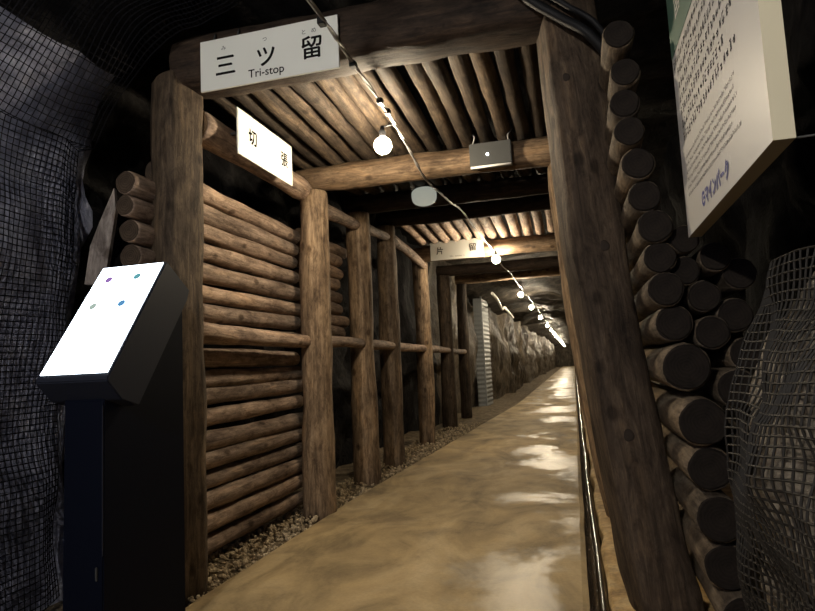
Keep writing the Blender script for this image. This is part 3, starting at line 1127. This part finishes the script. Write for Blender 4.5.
# thin steel bar that carries the board out from the right wall
rb_ = link('hanging_bar', bm_mesh('hanging_bar', (lambda bm: (tube_bm(bm, [(BW / 2 - 0.01, BT, 0.021), (BW / 2 - 0.02, BT + 0.55, 0.035)], 0.0025, n=6), bm)[1])(bmesh.new())), [M['galv'], M['galv']], bd)
rb2 = link('hanging_bar', bm_mesh('hanging_bar', (lambda bm: (tube_bm(bm, [(0.2, BT, BH - 0.05), (0.2, BT + 0.7, BH - 0.05)], 0.006, n=6), bm)[1])(bmesh.new())), [M['galv'], M['galv']], bd)
tag(bd, 'thick white information board with rows of text and blue logo, upper right', 'sign')

# ------------------------------------------------------------------ touch-screen kiosk
kx0, kx1, kxa, kxb = -1.975, -1.668, -1.912, -1.728
kk = empty('information_kiosk', (-1.82, 2.1, 0.0))
KO = Vector(kk.location)
csec = [(1.945, 0.03), (2.44, 0.03), (2.44, 1.44), (2.39, 1.462), (1.95, 1.02)]
bm = bmesh.new()
A = [bm.verts.new((kxa - KO.x, y - KO.y, z)) for y, z in csec]
B = [bm.verts.new((kxb - KO.x, y - KO.y, z)) for y, z in csec]
bm.faces.new(A[::-1])
bm.faces.new(B)
for i in range(len(csec)):
    j = (i + 1) % len(csec)
    bm.faces.new((A[i], A[j], B[j], B[i]))
bmesh.ops.recalc_face_normals(bm, faces=bm.faces)
bmesh.ops.bevel(bm, geom=list(bm.edges), offset=0.004, segments=2, affect='EDGES')
link('column', bm_mesh('column', bm), M['kiosk'], kk)
box('base_plate', (kxa - 0.03, 1.90, -0.0), (kxb + 0.015, 2.47, 0.03), M['kiosk'], kk, 0.004)
# head: a wedge slab leaning back; section in (y, z)
sec = [(1.885, 1.095), (1.895, 1.118), (2.232, 1.592), (2.392, 1.482), (2.375, 1.435), (2.055, 0.99), (1.96, 1.02)]
bm = bmesh.new()
A = [bm.verts.new((kx0 - 0.012 - KO.x, y - KO.y, z)) for y, z in sec]
B = [bm.verts.new((kx1 + 0.012 - KO.x, y - KO.y, z)) for y, z in sec]
bm.faces.new(A[::-1])
bm.faces.new(B)
for i in range(len(sec)):
    j = (i + 1) % len(sec)
    bm.faces.new((A[i], A[j], B[j], B[i]))
bmesh.ops.recalc_face_normals(bm, faces=bm.faces)
bmesh.ops.bevel(bm, geom=list(bm.edges), offset=0.004, segments=2, affect='EDGES')
hd = link('screen_housing', bm_mesh('screen_housing', bm), M['kiosk_side'], kk)
p0 = Vector((0, 1.899, 1.1240))
p1 = Vector((0, 2.226, 1.5840))
sd = (p1 - p0).normalized()
sn = Vector((0, -sd.z, sd.y))                      # out of the glass
bm = bmesh.new()
q = [Vector((kx0, 0, 0)) + p0, Vector((kx1, 0, 0)) + p0, Vector((kx1, 0, 0)) + p1, Vector((kx0, 0, 0)) + p1]
t_ = [v + sn * 0.0025 - KO for v in q]
b__ = [v - sn * 0.004 - KO for v in q]
tv = [bm.verts.new(v) for v in t_]
bv = [bm.verts.new(v) for v in b__]
bm.faces.new(tv)
for i in range(4):
    bm.faces.new((tv[i], bv[i], bv[(i + 1) % 4], tv[(i + 1) % 4]))
sc = link('touch_screen', bm_mesh('touch_screen', bm), M['screen'], kk)
# four round icons on the lit screen
icon_mats = [plain('icon_purple', (0.10, 0.04, 0.16), 0.5, emis=(0.35, 0.2, 0.55), estr=0.5),
             plain('icon_teal', (0.03, 0.10, 0.13), 0.5, emis=(0.15, 0.45, 0.5), estr=0.5),
             plain('icon_grey', (0.10, 0.12, 0.10), 0.5, emis=(0.4, 0.5, 0.45), estr=0.6),
             plain('icon_blue', (0.02, 0.07, 0.16), 0.5, emis=(0.12, 0.35, 0.65), estr=0.5)]
grey_em = plain('icon_caption', (0.3, 0.4, 0.45), 0.5, emis=(0.6, 0.75, 0.85), estr=0.9)
wsc = kx1 - kx0
hsc = (p1 - p0).length
for (u, v), im in zip(((0.22, 0.865), (0.68, 0.875), (0.21, 0.60), (0.66, 0.61)), icon_mats):
    c = Vector((kx0 + u * wsc, 0, 0)) + p0 + sd * (v * hsc) + sn * 0.0035 - KO
    bm = bmesh.new()
    n = 18
    ring = [bm.verts.new(c + (Vector((1, 0, 0)) * math.cos(2 * math.pi * k / n) + sd * math.sin(2 * math.pi * k / n)) * 0.0175) for k in range(n)]
    bm.faces.new(ring)
    ic_o = link('screen_icon', bm_mesh('screen_icon', bm), im, sc)
    bm = bmesh.new()
    for k in range(2):
        cc = c + Vector((0.026 + k * 0.012, 0, 0))
        pts = [cc + Vector((a * 0.003, 0, 0)) + sd * (b * (0.016 - 0.004 * k)) for a, b in ((-1, -1), (1, -1), (1, 1), (-1, 1))]
        bm.faces.new([bm.verts.new(p_) for p_ in pts])
    link('icon_caption', bm_mesh('icon_caption', bm), grey_em, sc)
# hinge line and lock on the column front
box('door_seam', (kxb - 0.003, 1.943, 0.45), (kxb + 0.0006, 1.9465, 1.0), M['kiosk_side'], kk)
box('lock', (kxb - 0.03, 1.938, 0.36), (kxb - 0.022, 1.946, 0.41), M['galv'], kk, 0.002)
tag(kk, 'black kiosk with a glowing tilted touch screen showing four icons', 'kiosk')

# ------------------------------------------------------------------ string of bulbs
bulb_y = [-1.15, 3.55, 8.27, 13.1, 16.5, 20.9, 26.5, 31, 35, 39, 43, 47, 51, 55, 59, 63, 67, 71, 75, 78]
pts = []
for a, b in zip(bulb_y, bulb_y[1:]):
    for t in (0.0, 0.25, 0.5, 0.75):
        y = a + (b - a) * t
        x = -0.968 + 0.012 * math.sin(y * 3.1)
        z = 2.60 - 0.035 * math.sin(2 * math.pi * t)
        if y > 4 and y < 9:
            z = 2.60 - 0.02 * math.sin(y * 1.9)
        z = min(z, 2.60)
        if y > 4:
            pts.append((x, y, z))
near = [(-0.90, -1.5, 2.62), (-0.93, -0.5, 2.60), (-0.935, 1.0, 2.585), (-0.94, 2.3, 2.60), (-0.957, 2.7, 2.605), (-0.965, 3.33, 2.60), (-0.972, 3.85, 2.545),
        (-0.98, 4.36, 2.480), (-0.985, 4.9, 2.52), (-0.985, 5.4, 2.555)]
pts = near + [p for p in pts if p[1] > 5.9]
cv = empty('light_cable', pts[0])
path = catmull(pts, 6)
off = []
for s in (0, 1):
    q = []
    for i, p in enumerate(path):
        a = i * 1.3 + s * math.pi
        q.append(p + Vector((math.cos(a) * 0.006, 0, math.sin(a) * 0.006)))
    rod('wire', q, 0.0062, M['cable'], cv, n=6)
for (y) in (1.2, 2.35, 2.75, 3.2, 3.36):
    x = -0.94 - 0.01 * (y - 1)
    z = 2.598
    box('clip', (x - 0.016, y - 0.02, z - 0.016), (x + 0.016, y + 0.02, z + 0.016), M['black'], cv, 0.003)
tag(cv, 'twisted grey cable strung along the tunnel roof carrying the bulbs', 'cable')


def revolve(bm, prof, n=16, c=(0, 0, 0), mat=0):
    rings = []
    for r, z in prof:
        rings.append([bm.verts.new((c[0] + r * math.cos(2 * math.pi * k / n), c[1] + r * math.sin(2 * math.pi * k / n), c[2] + z)) for k in range(n)])
    for a, b in zip(rings, rings[1:]):
        for k in range(n):
            bm.faces.new((a[k], a[(k + 1) % n], b[(k + 1) % n], b[k]))
    bm.faces.new(rings[0][::-1])
    bm.faces.new(rings[-1])
    bmesh.ops.recalc_face_normals(bm, faces=bm.faces)


gl = bmesh.new()
revolve(gl, [(0.004, -0.062), (0.026, -0.057), (0.045, -0.041), (0.055, -0.016), (0.055, 0.002), (0.044, 0.025), (0.025, 0.040), (0.015, 0.046)], 16)
gme = bm_mesh('bulb_glass', gl)
gme.materials.append(M['bulb'])
gme_near = gme.copy()
gme_near.materials[0] = M['bulb_near']
for me in (gme, gme_near):
    for p in me.polygons:
        p.use_smooth = True
sk = bmesh.new()
revolve(sk, [(0.017, 0.044), (0.021, 0.050), (0.021, 0.085), (0.014, 0.095), (0.010, 0.118)], 12)
sme = bm_mesh('socket', sk)
sme.materials.append(M['black'])
blab = ['glowing bulb behind the viewer on the roof cable', 'nearest glowing bulb, before the lit round cross beam', 'second glowing bulb, right beside the small far sign',
        'third glowing bulb along the cable, past the small far sign', 'fourth glowing bulb along the cable, past the small far sign', 'fifth glowing bulb along the cable',
        'sixth glowing bulb along the cable', 'seventh glowing bulb along the cable']
for i, y in enumerate(bulb_y[:-1]):
    x = -1.0 if i < 2 else (-0.93 if i == 2 else -1.0)
    if i == 1:
        x = -1.06
    t = empty('light_bulb', (x, 8.27, 2.48) if i == 2 else (x, y, 2.48))
    g_ = bpy.data.objects.new('bulb_glass', gme_near if i == 0 else gme)
    s_ = bpy.data.objects.new('socket', sme)
    for q in (g_, s_):
        COL.objects.link(q)
        q.parent = t
    bx, by, bz = t.location
    dxx, dzz = -0.968 - bx, 2.597 - bz
    bm = bmesh.new()
    tube_bm(bm, [(0, 0, 0.11), (dxx * 0.5, 0, max(0.118, dzz - 0.02)), (dxx, 0, dzz)], 0.006, n=6)
    link('lead_wire', bm_mesh('lead_wire', bm), [M['black'], M['black']], t)
    lab = blab[i] if i < len(blab) else 'far glowing bulb merging into the bright end of the cable'
    tag(t, lab, 'light bulb', 'string of bulbs along the tunnel roof')

# ------------------------------------------------------------------ lamps and pipes on the roof
gt = empty('bulkhead_lamp', (-1.27, 5.60, 2.705))
bm = bmesh.new()
bmesh.ops.create_uvsphere(bm, u_segments=24, v_segments=14, radius=1.0)
for v in bm.verts:
    sx2 = 1.0 if abs(v.co.z) > 0.98 else (1 - abs(v.co.z) ** 3.2) ** 0.5 / max(1e-4, (1 - v.co.z ** 2) ** 0.5)
    v.co = Vector((v.co.x * sx2 * 0.122, v.co.y * sx2 * 0.085, v.co.z * (0.11 if v.co.z < 0 else 0.075)))
link('glass_cover', bm_mesh('glass_cover', bm), M['globe'], gt, smooth=True).location = (0, -0.05, 0.0)
bm = bmesh.new()
bmesh.ops.create_uvsphere(bm, u_segments=24, v_segments=8, radius=1.0)
for v in bm.verts:
    v.co = Vector((v.co.x * 0.10, v.co.y * 0.03, v.co.z * 0.06))
link('mounting_base', bm_mesh('mounting_base', bm), M['galv'], gt, smooth=True).location = (0, -0.02, 0.07)
tag(gt, 'oval white glass lamp hung under the dark beam', 'lamp')

el = empty('emergency_light', (-0.475, 4.31, 2.575))
bm = bmesh.new()
box_bm(bm, (-0.15, -0.055, -0.085), (0.15, 0.03, 0.085))
bmesh.ops.recalc_face_normals(bm, faces=bm.faces)
bmesh.ops.bevel(bm, geom=list(bm.edges), offset=0.006, segments=2, affect='EDGES')
link('housing', bm_mesh('housing', bm), M['galv'], el)
bm = bmesh.new()
tube_bm(bm, [(-0.145, 0, 0), (0.145, 0, 0)], 0.009, n=8)
link('lamp_strip', bm_mesh('lamp_strip', bm), [M['diffuser'], M['diffuser']], el).location = (0, -0.05, -0.09)
bm = bmesh.new()
bmesh.ops.create_uvsphere(bm, u_segments=10, v_segments=8, radius=0.010)
link('indicator_light', bm_mesh('indicator_light', bm), M['led'], el, smooth=True).location = (-0.02, -0.056, -0.005)
for sx_, pth in ((-0.13, [(0, 0, 0), (0.02, -0.02, 0.06), (-0.03, 0.0, 0.11), (0.03, 0.06, 0.15)]), (0.13, [(0, 0, 0), (0.0, 0, 0.05), (0.03, 0.02, 0.10), (0.01, 0.07, 0.15)])):
    bm = bmesh.new()
    tube_bm(bm, catmull(pth, 5), 0.006, n=6)
    link('feed_wire', bm_mesh('feed_wire', bm), [M['cable'], M['cable']], el).location = (sx_, -0.02, 0.083)
tag(el, 'grey metal emergency light box with a lit dot on the round beam', 'lamp')

o = rod('power_cable', catmull([(-0.30, 2.705, 2.98), (-0.10, 2.685, 2.735), (0.04, 2.685, 2.61), (0.165, 2.665, 2.49), (0.27, 2.75, 2.35), (0.33, 3.0, 2.25)], 6), 0.022, M['black'], n=10)
tag(o, 'thick black cable looping over the top of the massive right post', 'cable')
o = rod('power_cable', catmull([(-0.24, 2.705, 3.0), (-0.05, 2.695, 2.78), (0.08, 2.695, 2.66), (0.20, 2.685, 2.54), (0.30, 2.8, 2.38), (0.36, 3.0, 2.3)], 6), 0.014, M['black'], n=8)
tag(o, 'thinner black cable beside the thick one at the right post top', 'cable')

o = rod('conduit_pipe', catmull([(-1.75, 14.3, 2.68), (-1.72, 15.0, 2.60), (-1.70, 15.8, 2.42), (-1.72, 16.6, 2.52), (-1.66, 18.2, 2.35)], 6), 0.035, M['white_pipe'], n=8)
tag(o, 'drooping white conduit on the rock beyond the corrugated sheet', 'pipe')

# corrugated sheet cabinet against the left rock
ct = empty('corrugated_panel', (-2.28, 15.7, 0.0))


def corr_face(name, a, b, z0, z1, mat):
    """upright sheet from a to b (xy) with horizontal corrugations"""
    a, b = Vector((*a, 0)), Vector((*b, 0))
    d = (b - a).normalized()
    nrm = Vector((d.y, -d.x, 0))
    nz = 120
    bm = bmesh.new()
    prev = None
    for i in range(nz + 1):
        z = z0 + (z1 - z0) * i / nz
        off_ = 0.009 * math.sin(i * 2 * math.pi / 5)
        rw = [bm.verts.new(a + nrm * off_ + Vector((0, 0, z))), bm.verts.new(b + nrm * off_ + Vector((0, 0, z))),
              bm.verts.new(b + nrm * (off_ - 0.01) + Vector((0, 0, z))), bm.verts.new(a + nrm * (off_ - 0.01) + Vector((0, 0, z)))]
        if prev:
            for k in range(4):
                bm.faces.new((prev[k], prev[(k + 1) % 4], rw[(k + 1) % 4], rw[k]))
        prev = rw
    bmesh.ops.recalc_face_normals(bm, faces=bm.faces)
    return link(name, bm_mesh(name, bm), mat, ct)


corr_face('front_sheet', (-0.14, -0.1), (0.06, -0.1), -0.06, 2.72, M['corr'])
corr_face('side_sheet', (0.06, -0.1), (0.09, 1.0), -0.06, 2.72, M['corr'])
bm = bmesh.new()
box_bm(bm, (0.045, -0.125, -0.1), (0.085, -0.085, 2.77))
bmesh.ops.recalc_face_normals(bm, faces=bm.faces)
link('corner_trim', bm_mesh('corner_trim', bm), M['corr'], ct)
tag(ct, 'grey corrugated metal sheet standing against the far left rock wall', 'panel')
